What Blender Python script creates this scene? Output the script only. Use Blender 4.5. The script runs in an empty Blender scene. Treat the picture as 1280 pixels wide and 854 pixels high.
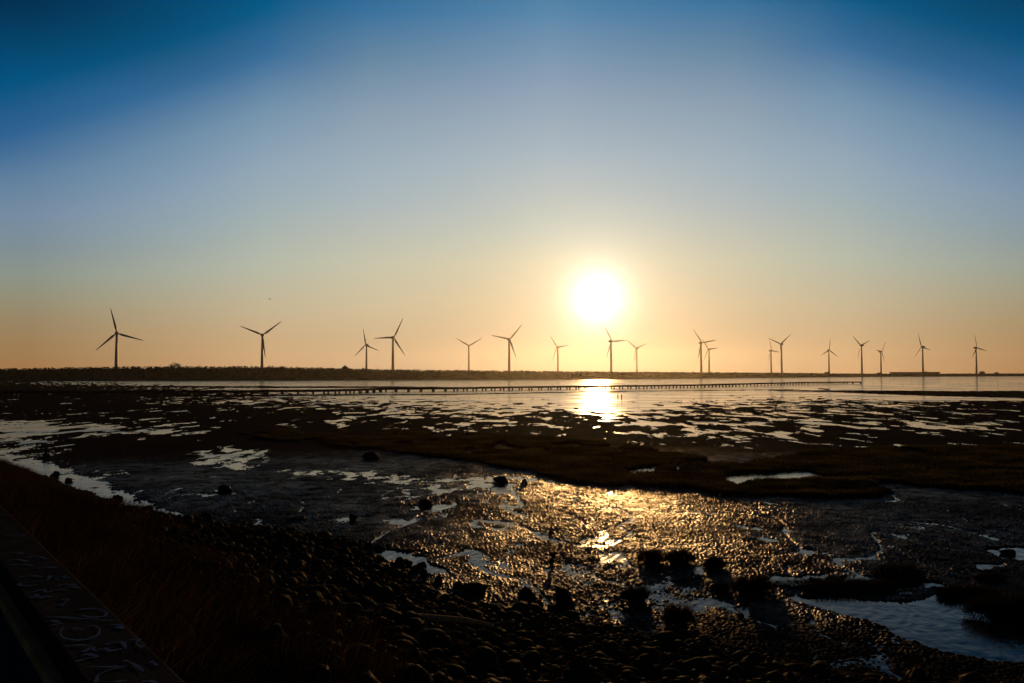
import bpy, math, random
import numpy as np
from mathutils import Vector, Matrix

random.seed(7)
RNG = np.random.default_rng(11)
SC = bpy.context.scene
COL = SC.collection
R = math.radians

# ------------------------------------------------------------------ camera
CAM_H = 4.2
F = 1000.0                                    # focal length in pixels of the 1280 px wide photograph
PITCH, ROLL = math.atan(42.5 / F), R(-0.14)
cam_rot = Matrix.Rotation(math.pi / 2 + PITCH, 3, 'X') @ Matrix.Rotation(ROLL, 3, 'Z')
CP = np.array([0.0, 0.0, CAM_H])
RM = np.array(cam_rot)


def ray(px, py):
    d = RM @ np.array([(px - 640) / F, (427 - py) / F, -1.0])
    return d


def at(px, py, z=0.0):
    """photo pixel -> point of the horizontal plane at height z"""
    d = ray(px, py)
    return CP + d * ((z - CAM_H) / d[2])


def at_y(px, py, Y):
    d = ray(px, py)
    return CP + d * (Y / d[1])


def proj(x, y, z):
    v = np.stack([x, y, np.asarray(z) - CAM_H + 0 * x], -1) @ RM
    dz = np.maximum(-v[..., 2], 0.05)
    return 640 + F * v[..., 0] / dz, 427 - F * v[..., 1] / dz, -v[..., 2]


cam_data = bpy.data.cameras.new('camera')
cam = bpy.data.objects.new('camera', cam_data)
COL.objects.link(cam)
cam.matrix_world = Matrix.Translation((0, 0, CAM_H)) @ cam_rot.to_4x4()
cam_data.sensor_width = 36
cam_data.lens = 36 * F / 1280
cam_data.clip_start = 0.05
cam_data.clip_end = 20000
SC.camera = cam

# ------------------------------------------------------------------ noise
PERM = RNG.permutation(4096)
GA = RNG.uniform(0, 2 * np.pi, 4096)
GX, GY = np.cos(GA).astype(np.float32), np.sin(GA).astype(np.float32)


def perlin(x, y):
    xi, yi = np.floor(x), np.floor(y)
    fx, fy = (x - xi).astype(np.float32), (y - yi).astype(np.float32)
    xi, yi = xi.astype(np.int64), yi.astype(np.int64)
    u, v = fx * fx * fx * (fx * (fx * 6 - 15) + 10), fy * fy * fy * (fy * (fy * 6 - 15) + 10)

    def g(ix, iy, dx, dy):
        h = PERM[(PERM[ix & 4095] + iy) & 4095]
        return GX[h] * dx + GY[h] * dy
    a = g(xi, yi, fx, fy); b = g(xi + 1, yi, fx - 1, fy)
    c = g(xi, yi + 1, fx, fy - 1); d = g(xi + 1, yi + 1, fx - 1, fy - 1)
    return ((a + (b - a) * u) + ((c + (d - c) * u) - (a + (b - a) * u)) * v) * 1.55


def fbm(x, y, octv=4, gain=0.5):
    s, a, t = 0, 1.0, 0
    for k in range(octv):
        s = s + a * perlin(x * 2.0 ** k + 17.3 * k, y * 2.0 ** k - 9.1 * k)
        t += a * a
        a *= gain
    return s / math.sqrt(t) * 2.0            # about unit sigma


# ------------------------------------------------------------------ object helpers
def tag(o, label=None, cat=None, group=None, kind=None):
    if label: o['label'] = label
    if cat: o['category'] = cat
    if group: o['group'] = group
    if kind: o['kind'] = kind
    return o


def empty(name, loc, rz=0):
    o = bpy.data.objects.new(name, None)
    COL.objects.link(o)
    o.location = loc
    o.rotation_euler.z = rz
    o.empty_display_size = 0.1
    return o


def link(name, me, mat=None, parent=None):
    if mat is not None and not me.materials:
        me.materials.append(mat)
    o = bpy.data.objects.new(name, me)
    COL.objects.link(o)
    if parent is not None:
        o.parent = parent
    return o


def mesh_np(name, verts, quads=None, tris=None, smooth=False):
    me = bpy.data.meshes.new(name)
    verts = np.asarray(verts, np.float32).reshape(-1, 3)
    q = np.zeros((0, 4), np.int32) if quads is None else np.asarray(quads, np.int32).reshape(-1, 4)
    t = np.zeros((0, 3), np.int32) if tris is None else np.asarray(tris, np.int32).reshape(-1, 3)
    me.vertices.add(len(verts))
    me.vertices.foreach_set('co', verts.ravel())
    nl = q.size + t.size
    me.loops.add(nl)
    me.loops.foreach_set('vertex_index', np.concatenate([q.ravel(), t.ravel()]).astype(np.int32))
    me.polygons.add(len(q) + len(t))
    ls = np.concatenate([np.arange(len(q)) * 4, q.size + np.arange(len(t)) * 3]).astype(np.int32)
    me.polygons.foreach_set('loop_start', ls)
    me.update(calc_edges=True)
    me.validate()
    if smooth:
        me.polygons.foreach_set('use_smooth', np.ones(len(me.polygons), bool))
    return me


class MB:
    """collects shapes into one mesh"""
    def __init__(s): s.v, s.f = [], []

    def box(s, c, size, rz=0.0, tilt=None):
        m = Matrix.Rotation(rz, 3, 'Z')
        if tilt is not None: m = tilt
        i = len(s.v)
        for dx in (-.5, .5):
            for dy in (-.5, .5):
                for dz in (-.5, .5):
                    s.v.append(tuple(Vector(c) + m @ Vector((dx * size[0], dy * size[1], dz * size[2]))))
        for f in ((0, 1, 3, 2), (4, 6, 7, 5), (0, 4, 5, 1), (2, 3, 7, 6), (0, 2, 6, 4), (1, 5, 7, 3)):
            s.f.append(tuple(i + k for k in f))

    def tube(s, pts, radii, n=10, cap=True):
        i0 = len(s.v)
        pts = [Vector(p) for p in pts]
        for k, p in enumerate(pts):
            t = (pts[min(k + 1, len(pts) - 1)] - pts[max(k - 1, 0)]).normalized()
            a = t.cross(Vector((0, 0, 1)))
            if a.length < 1e-3: a = t.cross(Vector((0, 1, 0)))
            a.normalize(); b = t.cross(a)
            for j in range(n):
                w = 2 * math.pi * j / n
                s.v.append(tuple(p + (a * math.cos(w) + b * math.sin(w)) * radii[k]))
        for k in range(len(pts) - 1):
            for j in range(n):
                s.f.append((i0 + k * n + j, i0 + k * n + (j + 1) % n, i0 + (k + 1) * n + (j + 1) % n, i0 + (k + 1) * n + j))
        if cap:
            s.f.append(tuple(i0 + j for j in range(n))[::-1])
            s.f.append(tuple(i0 + (len(pts) - 1) * n + j for j in range(n)))

    def build(s, name, mat, parent=None, smooth=False):
        me = bpy.data.meshes.new(name)
        me.from_pydata(s.v, [], s.f)
        me.update()
        if smooth:
            for p in me.polygons: p.use_smooth = True
        return link(name, me, mat, parent)


# ------------------------------------------------------------------ materials
def lin(c):
    return tuple(((v / 255) / 12.92 if v / 255 <= 0.04045 else ((v / 255 + 0.055) / 1.055) ** 2.4) for v in c)


def new_mat(name):
    m = bpy.data.materials.new(name)
    m.use_nodes = True
    nt = m.node_tree
    b = nt.nodes['Principled BSDF']
    return m, nt, b


def simple_mat(name, c1, c2, scale=4.0, rough=0.8, bump=0.0, bscale=30.0, spec=0.3, coord='Object', detail=6.0, bdist=0.02, film=0.0):
    m, nt, b = new_mat(name)
    tc = nt.nodes.new('ShaderNodeTexCoord')
    nz = nt.nodes.new('ShaderNodeTexNoise')
    nz.inputs['Scale'].default_value = scale
    nz.inputs['Detail'].default_value = detail
    rp = nt.nodes.new('ShaderNodeValToRGB')
    rp.color_ramp.elements[0].position = .3; rp.color_ramp.elements[1].position = .7
    rp.color_ramp.elements[0].color = (*c1, 1); rp.color_ramp.elements[1].color = (*c2, 1)
    nt.links.new(tc.outputs[coord], nz.inputs['Vector'])
    nt.links.new(nz.outputs['Fac'], rp.inputs['Fac'])
    nt.links.new(rp.outputs['Color'], b.inputs['Base Color'])
    b.inputs['Roughness'].default_value = rough
    b.inputs['Specular IOR Level'].default_value = spec
    if bump:
        n2 = nt.nodes.new('ShaderNodeTexNoise')
        n2.inputs['Scale'].default_value = bscale
        n2.inputs['Detail'].default_value = 5
        bp = nt.nodes.new('ShaderNodeBump')
        bp.inputs['Strength'].default_value = bump
        bp.inputs['Distance'].default_value = bdist
        nt.links.new(tc.outputs[coord], n2.inputs['Vector'])
        nt.links.new(n2.outputs['Fac'], bp.inputs['Height'])
        nt.links.new(bp.outputs['Normal'], b.inputs['Normal'])
    if film:                                     # a share of the surface is damp and reflects
        g = nt.nodes.new('ShaderNodeBsdfPrincipled')
        nt.links.new(rp.outputs['Color'], g.inputs['Base Color'])
        g.inputs['Roughness'].default_value = .42
        ms = nt.nodes.new('ShaderNodeMixShader'); ms.inputs[0].default_value = film
        nt.links.new(b.outputs[0], ms.inputs[1]); nt.links.new(g.outputs[0], ms.inputs[2])
        if bump: nt.links.new(bp.outputs['Normal'], g.inputs['Normal'])
        nt.links.new(ms.outputs[0], nt.nodes['Material Output'].inputs['Surface'])
    return m


def blade_mat(name, dark, tip, transl=0.35, rough=0.55):
    """grass: colour drawn per blade, a little light passes through"""
    m, nt, b = new_mat(name)
    at_ = nt.nodes.new('ShaderNodeAttribute'); at_.attribute_name = 'tone'
    rp = nt.nodes.new('ShaderNodeValToRGB')
    rp.color_ramp.elements[0].color = (*dark, 1)
    rp.color_ramp.elements[1].color = (*tip, 1)
    nt.links.new(at_.outputs['Fac'], rp.inputs['Fac'])
    nt.links.new(rp.outputs['Color'], b.inputs['Base Color'])
    b.inputs['Roughness'].default_value = rough
    b.inputs['Specular IOR Level'].default_value = 0.0
    tr = nt.nodes.new('ShaderNodeBsdfTranslucent')
    nt.links.new(rp.outputs['Color'], tr.inputs['Color'])
    mx = nt.nodes.new('ShaderNodeMixShader')
    mx.inputs['Fac'].default_value = transl
    nt.links.new(b.outputs['BSDF'], mx.inputs[1])
    nt.links.new(tr.outputs['BSDF'], mx.inputs[2])
    nt.links.new(mx.outputs['Shader'], nt.nodes['Material Output'].inputs['Surface'])
    return m


M_STEEL = simple_mat('painted_steel', (.30, .30, .30), (.36, .36, .35), 0.3, .5, spec=.4)
M_BLADE = simple_mat('rotor_paint', (.32, .32, .32), (.38, .38, .37), 0.3, .45, spec=.4)
M_TIMBER = simple_mat('wet_timber', (.018, .014, .010), (.035, .026, .018), 2.0, .8, .4, 12, .0)
M_TREES = simple_mat('far_foliage', (.018, .022, .010), (.045, .048, .020), 0.15, .9, spec=.0)
M_LAND = simple_mat('shore_soil', (.030, .028, .016), (.050, .045, .025), 0.05, .9, spec=.0)
M_HOUSE = simple_mat('grey_render', (.16, .15, .14), (.22, .21, .19), 0.4, .8)
M_ROCK = simple_mat('wet_rock', (.007, .007, .007), (.018, .016, .015), 5.0, .8, .7, 14, .0, bdist=.03, film=.08)
M_COB = simple_mat('cobble_stone', (.009, .0085, .0065), (.034, .030, .023), 3.0, .9, .6, 25, .0, bdist=.01, film=.012)
M_CONC = simple_mat('weathered_concrete', (.012, .013, .016), (.024, .025, .028), 6.0, .9, .5, 60, .0, bdist=.006)
M_BLUEWALL = simple_mat('blue_painted_wall', (.010, .022, .050), (.018, .036, .075), 5.0, .8, .3, 40, .0)
M_RAIL = simple_mat('weathered_plank', (.16, .13, .075), (.30, .24, .14), 7.0, .85, .5, 40, .0)
M_CHALK = simple_mat('blue_white_paint', (.025, .06, .15), (.06, .10, .20), 22.0, .9, spec=0.0)
M_BIRD = simple_mat('dark_feathers', (.015, .015, .015), (.03, .03, .03), 4.0, .8)
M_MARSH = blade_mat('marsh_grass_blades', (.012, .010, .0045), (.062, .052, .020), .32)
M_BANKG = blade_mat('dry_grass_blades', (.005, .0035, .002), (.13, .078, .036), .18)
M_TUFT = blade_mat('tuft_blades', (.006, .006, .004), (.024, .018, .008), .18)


# ------------------------------------------------------------------ terrain fields
WU, WN = np.array([-0.63, 0.777]), np.array([0.777, 0.63])
WU = WU / np.linalg.norm(WU)
WN = np.array([WU[1], -WU[0]])
SHORE_PX = [(-120, 560), (0, 578), (40, 592), (80, 604), (150, 631), (200, 648), (240, 658), (330, 668), (400, 672), (450, 678),
            (490, 700), (520, 724), (560, 742), (610, 754), (660, 762), (720, 772), (780, 782), (840, 792),
            (900, 804), (960, 818), (1040, 832), (1120, 842), (1280, 858), (1500, 880)]
_sp = np.array([at(a, b)[:2] for a, b in SHORE_PX])
_st, _ss = _sp @ WU, _sp @ WN
_o = np.argsort(_st)
_st, _ss = _st[_o], _ss[_o]


def shore_s(t):
    return np.interp(t, _st, _ss)


def in_poly(px, py, poly):
    inside = np.zeros(px.shape, bool)
    n = len(poly)
    j = n - 1
    for i in range(n):
        xi, yi = poly[i]; xj, yj = poly[j]
        if yi != yj:
            inside ^= ((yi > py) != (yj > py)) & (px < (xj - xi) * (py - yi) / (yj - yi) + xi)
        j = i
    return inside


MARSH = [
    [(298, 543), (335, 539), (420, 539), (520, 541), (600, 543), (650, 547), (720, 550), (790, 558), (860, 571), (905, 579),
     (940, 584), (912, 598), (900, 616), (830, 612), (740, 606), (690, 597), (640, 589), (590, 578), (540, 573), (480, 564), (400, 556), (330, 550)],
    [(905, 592), (940, 578), (1000, 568), (1100, 560), (1250, 560), (1500, 560), (1500, 624), (1280, 619), (1200, 612), (1120, 608),
     (1050, 602), (1010, 594), (940, 594)],
    [(872, 612), (950, 604), (1020, 602), (1080, 606), (1118, 615), (1080, 623), (960, 623), (900, 620)],
]
POOLS = [
    [(462, 684), (500, 686), (532, 695), (553, 713), (548, 726), (525, 720), (505, 702), (478, 696)],
    [(1000, 752), (1050, 746), (1180, 747), (1280, 752), (1500, 760), (1500, 846), (1280, 832), (1180, 815), (1110, 792), (1040, 776), (1005, 766)],
    [(968, 722), (1030, 721), (1032, 732), (990, 736)],
    [(1066, 718), (1110, 720), (1112, 731), (1076, 730)],
    [(1110, 728), (1180, 730), (1178, 737), (1115, 736)],
    [(1246, 688), (1310, 686), (1310, 700), (1258, 701)],
    [(912, 756), (960, 752), (972, 768), (930, 776)],
    [(1222, 705), (1252, 704), (1250, 710), (1226, 710)],
    [(780, 588), (800, 583), (826, 583), (822, 590), (800, 594)],
    [(905, 596), (930, 590), (1010, 589), (1036, 598), (1000, 604), (915, 606)],
    [(872, 700), (890, 698), (888, 716), (872, 716)],
    [(838, 583), (862, 575), (874, 580), (850, 590)],
    [(930, 606), (945, 603), (950, 606)],
]
PATCH = [(290, 572, 50, 12, 1.5), (275, 582, 30, 5, .9), (405, 592, 50, 5, 1.5), (470, 598, 45, 7, 1.3), (598, 606, 45, 10, 1.3),
         (555, 614, 30, 4, 1.2), (30, 532, 50, 5, 1.2), (255, 616, 40, 5, 1.0), (450, 648, 50, 5, 1.0), (660, 601, 60, 6, 1.1),
         (735, 667, 40, 8, .9), (920, 660, 34, 6, 1.2), (990, 660, 14, 3, 1.4), (960, 675, 20, 3, 1.3), (1010, 692, 26, 4, 1.3),
         (350, 656, 40, 4, .8), (640, 622, 40, 8, .7), (540, 632, 25, 4, 1.4), (285, 616, 12, 3, .8), (1110, 700, 30, 4, .6),
         (700, 680, 150, 90, .35), (520, 648, 30, 4, .8), (1090, 663, 8, 2, 1.2), (1110, 684, 10, 2, 1.2), (380, 634, 20, 3, .8),
         (425, 562, 10, 2, .7), (180, 540, 40, 4, .8), (230, 541, 30, 4, .9)]
ROWS = [468, 473, 477, 480, 484, 488, 491, 495, 498, 503, 510, 520, 530, 540, 548, 560, 575, 600, 640, 700, 760, 860, 1200]
COLS = [-300, 0, 100, 200, 320, 480, 640, 760, 880, 1000, 1140, 1280, 1600]
TAB = np.array([
    [-3] * 13,
    [1, .8, .2, -1.4, -2, -2, -2, -2, -2, -2, -2, -2, -2],
    [1, .6, -.2, -1.2, -1.5, -2, -2, -2, -2, -2, -2, -2, -2],
    [1, .6, .1, -.6, -1.2, -2, -2, -2, -2, -2, -2, -2, -2],
    [1, 1, .8, .3, -.4, -.8, -1.8, -2, -2, -2, -2, -2, -2],
    [1, 1.2, 1, .7, -.3, -1.4, -2, -2, -2, -2, -2, -2, -2],
    [1, 1.2, 1, .8, .4, -1.2, -1.8, -2, -2, -2, -2, -2, -2],
    [1, .9, .9, .8, .2, -.8, -1.1, -1.5, -.9, -.5, -1.6, -1.6, -1.6],
    [1, .9, .9, .7, .3, -.6, -.9, -1.4, -.7, -.3, -1, -1.4, -1.4],
    [1, .9, .9, .7, .4, -.1, -.6, -1.1, -.3, .1, .3, .6, 1],
    [1, .9, .9, .8, .6, .2, -.4, -.8, .2, .35, .4, .8, 1],
    [1, .7, .9, .9, .8, .6, .45, .3, .35, .3, .45, .8, 1],
    [1, .0, .5, .8, .9, .7, .45, .3, .3, .25, .4, .7, 1],
    [0, -.1, .3, .5, 1., .9, .6, .4, .35, .3, .45, .7, 1],
    [0, -.3, .5, .8, 1.2, 1, .8, .5, .4, .4, .5, .8, 1],
    [0, -.2, .9, 1.4, 1.4, 1.4, 1.2, 1, .8, 1, 1, 1, 1],
    [0, -.2, .8, 1.5, 1.5, 1.4, 1.4, 1.2, 1, 1, 1, 1, 1],
    [0, 0, .2, 1.5, 1.5, 1.4, 1.3, 1.3, 1.4, 1.4, 1.4, 1.4, 1.4],
    [1, 1, 1, 1.0, 1.5, 1.4, 1.2, 1.1, 1.3, 1.5, 1.5, 1.5, 1.5],
    [1, 1, 1, 1, 1.2, 1.2, 1.0, 1.0, 1.2, 1.3, 1.2, 1, 1],
    [1, 1, 1, 1, 1, 1, .9, .9, 1, 1.2, 1, 1, 1],
    [1, 1, 1, 1, 1, 1, 1, 1, 1.2, 1.4, 1.4, 1.4, 1.4],
    [1] * 13], float)


def table(px, py):
    ci = np.clip(np.interp(px, COLS, np.arange(len(COLS))), 0, len(COLS) - 1.001)
    ri = np.clip(np.interp(py, ROWS, np.arange(len(ROWS))), 0, len(ROWS) - 1.001)
    c0, r0 = ci.astype(int), ri.astype(int)
    fc, fr = ci - c0, ri - r0
    return (TAB[r0, c0] * (1 - fc) + TAB[r0, c0 + 1] * fc) * (1 - fr) + (TAB[r0 + 1, c0] * (1 - fc) + TAB[r0 + 1, c0 + 1] * fc) * fr


def bank_height(x, y):
    """grassy stone bank between the parapet and the mud; negative where there is no bank"""
    p = np.stack([x, y], -1)
    t, s = p @ WU, p @ WN
    S = shore_s(t) + 0.22 * fbm(x * .9, y * .9, 3) + .10 * fbm(x * 3.1, y * 3.1, 2)
    k = np.clip((S - s) / np.maximum(S - 0.8, .5), -1, 1.25)
    h = np.where(k > 0, 2.3 * k ** 1.08, 0.9 * k)
    return h, s, S, t


def ground_fields(x, y):
    """height, wetness, marsh mask of the tidal flat (world coordinates in metres)"""
    dist = np.hypot(x, y)
    ux, uy, dep = proj(x, y, 0.0)
    front = dep > 1.0
    px = np.where(front, ux, -300.0)
    py = np.where(front, uy, 1200.0)
    # wobble outlines with noise fixed to the ground
    wob = 0.9 * fbm(x * .5, y * .35, 3) + .35 * fbm(x * 2.1, y * 1.6, 2)
    wpx = px + wob * np.clip(F / np.maximum(dist, 1), 0, 60) * .28
    wpy = py + fbm(x * .45 + 40, y * .3, 3) * np.clip(CAM_H * F / np.maximum(dist, 1) ** 2, 0, 18) * .55
    m = table(px, py)
    pn = np.clip(.8 + .65 * fbm(x * 1.1, y * .55, 4, .6), 0, 1.7)
    for cx, cy, rx, ry, dlt in PATCH:
        e = ((px - cx) / rx) ** 2 + ((wpy - cy) / ry) ** 2
        m = m - dlt * (1.4 if cx < 690 and cy > 555 else 1.2) * np.exp(-e * .9) * pn
    # bars and sand banks out on the flat
    def bar(pts, half, val):
        nonlocal m
        xs = [p[0] for p in pts]; ys = [p[1] for p in pts]
        cy = np.interp(px, xs, ys)
        hw = np.interp(px, xs, half)
        ok = (px > xs[0]) & (px < xs[-1])
        e = np.abs(wpy - cy) / np.maximum(hw, .01)
        m = np.where(ok & (e < 1), np.maximum(m, val * (1 - e * e) + .2), m)
    bar([(-300, 483.5), (200, 483.5), (340, 484), (480, 484), (560, 484.6), (640, 485.6)], [1.0, 1., 1.2, 1.2, .9, .1], 1.6)
    bar([(-300, 495), (300, 494.6), (420, 494), (560, 493.2), (760, 489.6), (1000, 487)], [1, .9, .8, .6, .5, .3], 1.6)
    bar([(960, 488.4), (1040, 489.2), (1140, 491.5), (1280, 493.3), (1600, 496)], [.3, 1.2, 3.0, 4.6, 7], 2.4)
    n1 = .35 * fbm(x * .10, y * .05, 3) + .95 * fbm(x * .46, y * .18, 5, .66)
    n2 = fbm(x * .9, y * .5, 4, .6)
    near = np.clip((70 - dist) / 40, 0, 1)
    n = n1 * (1 - near * .65) + n2 * near * .55
    amp = np.interp(dist, [10, 40, 90, 300, 1000], [.018, .022, .045, .06, .12])
    h = amp * (m + n * .75)
    marsh = np.zeros(x.shape, bool)
    for P in MARSH:
        marsh |= in_poly(wpx, wpy, P)
    pool = np.zeros(x.shape, bool)
    for P in POOLS:
        pool |= in_poly(wpx, wpy, P)
    holes = (fbm(x * .35 + 9, y * .16, 3) + np.interp(py, [538, 552, 570, 592], [1.5, 1.0, .35, -1.0])) > 1.35
    marsh &= ~(pool | holes)
    h = np.where(marsh, np.maximum(h, .03) + .05, h)
    # lumps of wet mud: real relief close to the shore
    cl = np.clip((75 - dist) / 45, 0, 1)
    c1 = perlin(x * 10.5 + .6 * perlin(x * 2.1, y * 2.1), y * 7.8)
    c2 = perlin(x * 20.0 + 3, y * 15.)
    c3 = perlin(x * 37.0, y * 29.0)
    clod = .025 * (np.abs(c1) * 1.5 - .35) + .016 * c2 + .008 * c3 + .012 * perlin(x * 3.1, y * 2.3)
    lumpy = .55 + .45 * np.clip(fbm(x * .33, y * .2, 3) * .6 + .7, 0, 1.3)
    h = h + cl * clod * lumpy * (~pool)
    rill = fbm(x * .30 + 5, y * .14, 3, .5)
    h = h - .028 * cl * np.exp(-(rill / .10) ** 2) * np.interp(py, [560, 640, 760], [.5, 1, .6])
    h = np.where(pool, -.05 + .015 * n2 * near, h)
    # stream channel along the foot of the bank, far left
    hb, s, S, t = bank_height(x, y)
    bed = (S - s)
    chan = (bed < 0) & (bed > -np.interp(t, [16, 24, 33, 45, 60], [0, .5, 1.0, 1.7, 2.6])) & (t > 16)
    h = np.where(chan, np.minimum(h, -.03 + .035 * n2), h)
    stone = .05 * np.clip(fbm(x * 2.4, y * 2.4, 3), -1, 2) + .02 * perlin(x * 9, y * 9)
    hbk = hb + stone * np.clip(hb * 3, 0, 1)
    h = np.where(hb > -.02, np.maximum(h, hbk), h)
    # path behind the parapet
    h = np.where(s < .62, 2.2, h)
    weed = np.clip((dist - 40) / 9, 0, 1)      # share of reflecting film taken off with distance, no plants modelled
    margin = np.interp(t, [7, 9.5], [1, 0]) * np.interp(s - S, [.8, 3.2], [1, 0])         # reflecting film cut beside the near shore to tone down the glitter
    wet = np.clip(1 - hb * 6, 0, 1) * (~marsh) * (1 - .88 * weed) * (1 - .75 * margin)
    return h, wet, marsh, hb


# polar sheet, fine inside and around the view, coarse behind the camera, out to the horizon
az = np.concatenate([np.arange(-180, -50, 5.0), np.arange(-50, -35, .5), np.linspace(-35, 35, 1500), np.arange(35.5, 50, .5), np.arange(50, 180, 5.0)])
az = R(1) * az
rr = [.05, .3, .6, .9, 1.2]
while rr[-1] < 10: rr.append(rr[-1] + .03)
while rr[-1] < 3900:
    rr.append(rr[-1] + min(max(rr[-1] ** 2 * .45 / (CAM_H * F), .014), 60))
rr = np.array(rr)
Rg, Ag = np.meshgrid(rr, az, indexing='ij')
GXw, GYw = Rg * np.sin(Ag), Rg * np.cos(Ag)
print('ground grid', Rg.shape, Rg.size)
H, WET, MAR, HB = ground_fields(GXw.ravel(), GYw.ravel())
nr, na = Rg.shape
idx = np.arange(nr * na).reshape(nr, na)
q = np.stack([idx[:-1, :], np.roll(idx, -1, 1)[:-1, :], np.roll(idx, -1, 1)[1:, :], idx[1:, :]], -1).reshape(-1, 4)[:, ::-1]
me = mesh_np('mudflat', np.stack([GXw.ravel(), GYw.ravel(), H], -1), q, None, True)
for nm, val in (('wet', WET), ('veg', MAR.astype(np.float32)), ('bank', np.clip(HB * 5, 0, 1))):
    a = me.attributes.new(nm, 'FLOAT', 'POINT')
    a.data.foreach_set('value', np.ascontiguousarray(val, np.float32))


def mud_material():
    m, nt, b = new_mat('wet_tidal_mud')
    N, L = nt.nodes, nt.links
    geo = N.new('ShaderNodeNewGeometry')

    def attr(n):
        a = N.new('ShaderNodeAttribute'); a.attribute_name = n
        return a.outputs['Fac']

    def noise(scale, det=5, rough=.6):
        n = N.new('ShaderNodeTexNoise')
        n.inputs['Scale'].default_value = scale; n.inputs['Detail'].default_value = det
        n.inputs['Roughness'].default_value = rough
        L.new(geo.outputs['Position'], n.inputs['Vector'])
        return n.outputs['Fac']

    def mix(f, a, c):
        x = N.new('ShaderNodeMix'); x.data_type = 'RGBA'
        if isinstance(f, float): x.inputs[0].default_value = f
        else: L.new(f, x.inputs[0])
        for sock, v in ((x.inputs[6], a), (x.inputs[7], c)):
            if isinstance(v, tuple): sock.default_value = (*v, 1)
            else: L.new(v, sock)
        return x.outputs[2]

    def mapr(v, a, c, d, e):
        x = N.new('ShaderNodeMapRange')
        L.new(v, x.inputs[0])
        for i, k in enumerate((a, c, d, e)): x.inputs[1 + i].default_value = k
        return x.outputs[0]
    def mth2(a, c):
        x = N.new('ShaderNodeMath'); x.operation = 'MULTIPLY'
        L.new(a, x.inputs[0]); L.new(c, x.inputs[1])
        return x.outputs[0]
    mud = mix(noise(1.3), (.008, .008, .009), (.018, .016, .014))
    soil = mix(noise(3.0), (.008, .006, .005), (.022, .017, .012))
    veg = mix(noise(2.0), (.008, .006, .003), (.022, .015, .007))
    col = mix(attr('bank'), mud, soil)
    col = mix(attr('veg'), col, veg)
    L.new(col, b.inputs['Base Color'])
    r0 = mapr(noise(.8, 3), .35, .65, .17, .34)
    mr = N.new('ShaderNodeMix'); mr.data_type = 'FLOAT'
    L.new(attr('wet'), mr.inputs[0]); mr.inputs[2].default_value = .85; L.new(r0, mr.inputs[3])
    L.new(mr.outputs[0], b.inputs['Roughness'])
    b.inputs['Specular IOR Level'].default_value = .35
    df = N.new('ShaderNodeBsdfDiffuse')
    L.new(col, df.inputs['Color'])
    film = N.new('ShaderNodeMath'); film.operation = 'MULTIPLY'
    L.new(attr('wet'), film.inputs[0]); L.new(mth2(mapr(noise(1.6, 6, .7), .38, .66, .015, .27), mapr(noise(.22, 3, .5), .36, .62, .35, 1.15)), film.inputs[1])
    ms = N.new('ShaderNodeMixShader')
    L.new(film.outputs[0], ms.inputs[0]); L.new(df.outputs[0], ms.inputs[1]); L.new(b.outputs[0], ms.inputs[2])
    L.new(ms.outputs[0], N['Material Output'].inputs['Surface'])
    bp = N.new('ShaderNodeBump')
    bp.inputs['Distance'].default_value = .05
    bp.inputs['Strength'].default_value = .8
    L.new(noise(7.0, 6, .65), bp.inputs['Height'])
    L.new(bp.outputs['Normal'], b.inputs['Normal'])
    L.new(bp.outputs['Normal'], df.inputs['Normal'])
    return m


mud = link('mudflat', me, mud_material())
tag(mud, 'dark lumpy tidal mud flat and bank with wet patches reflecting the sunset', 'mud flat', kind='structure')


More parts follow.
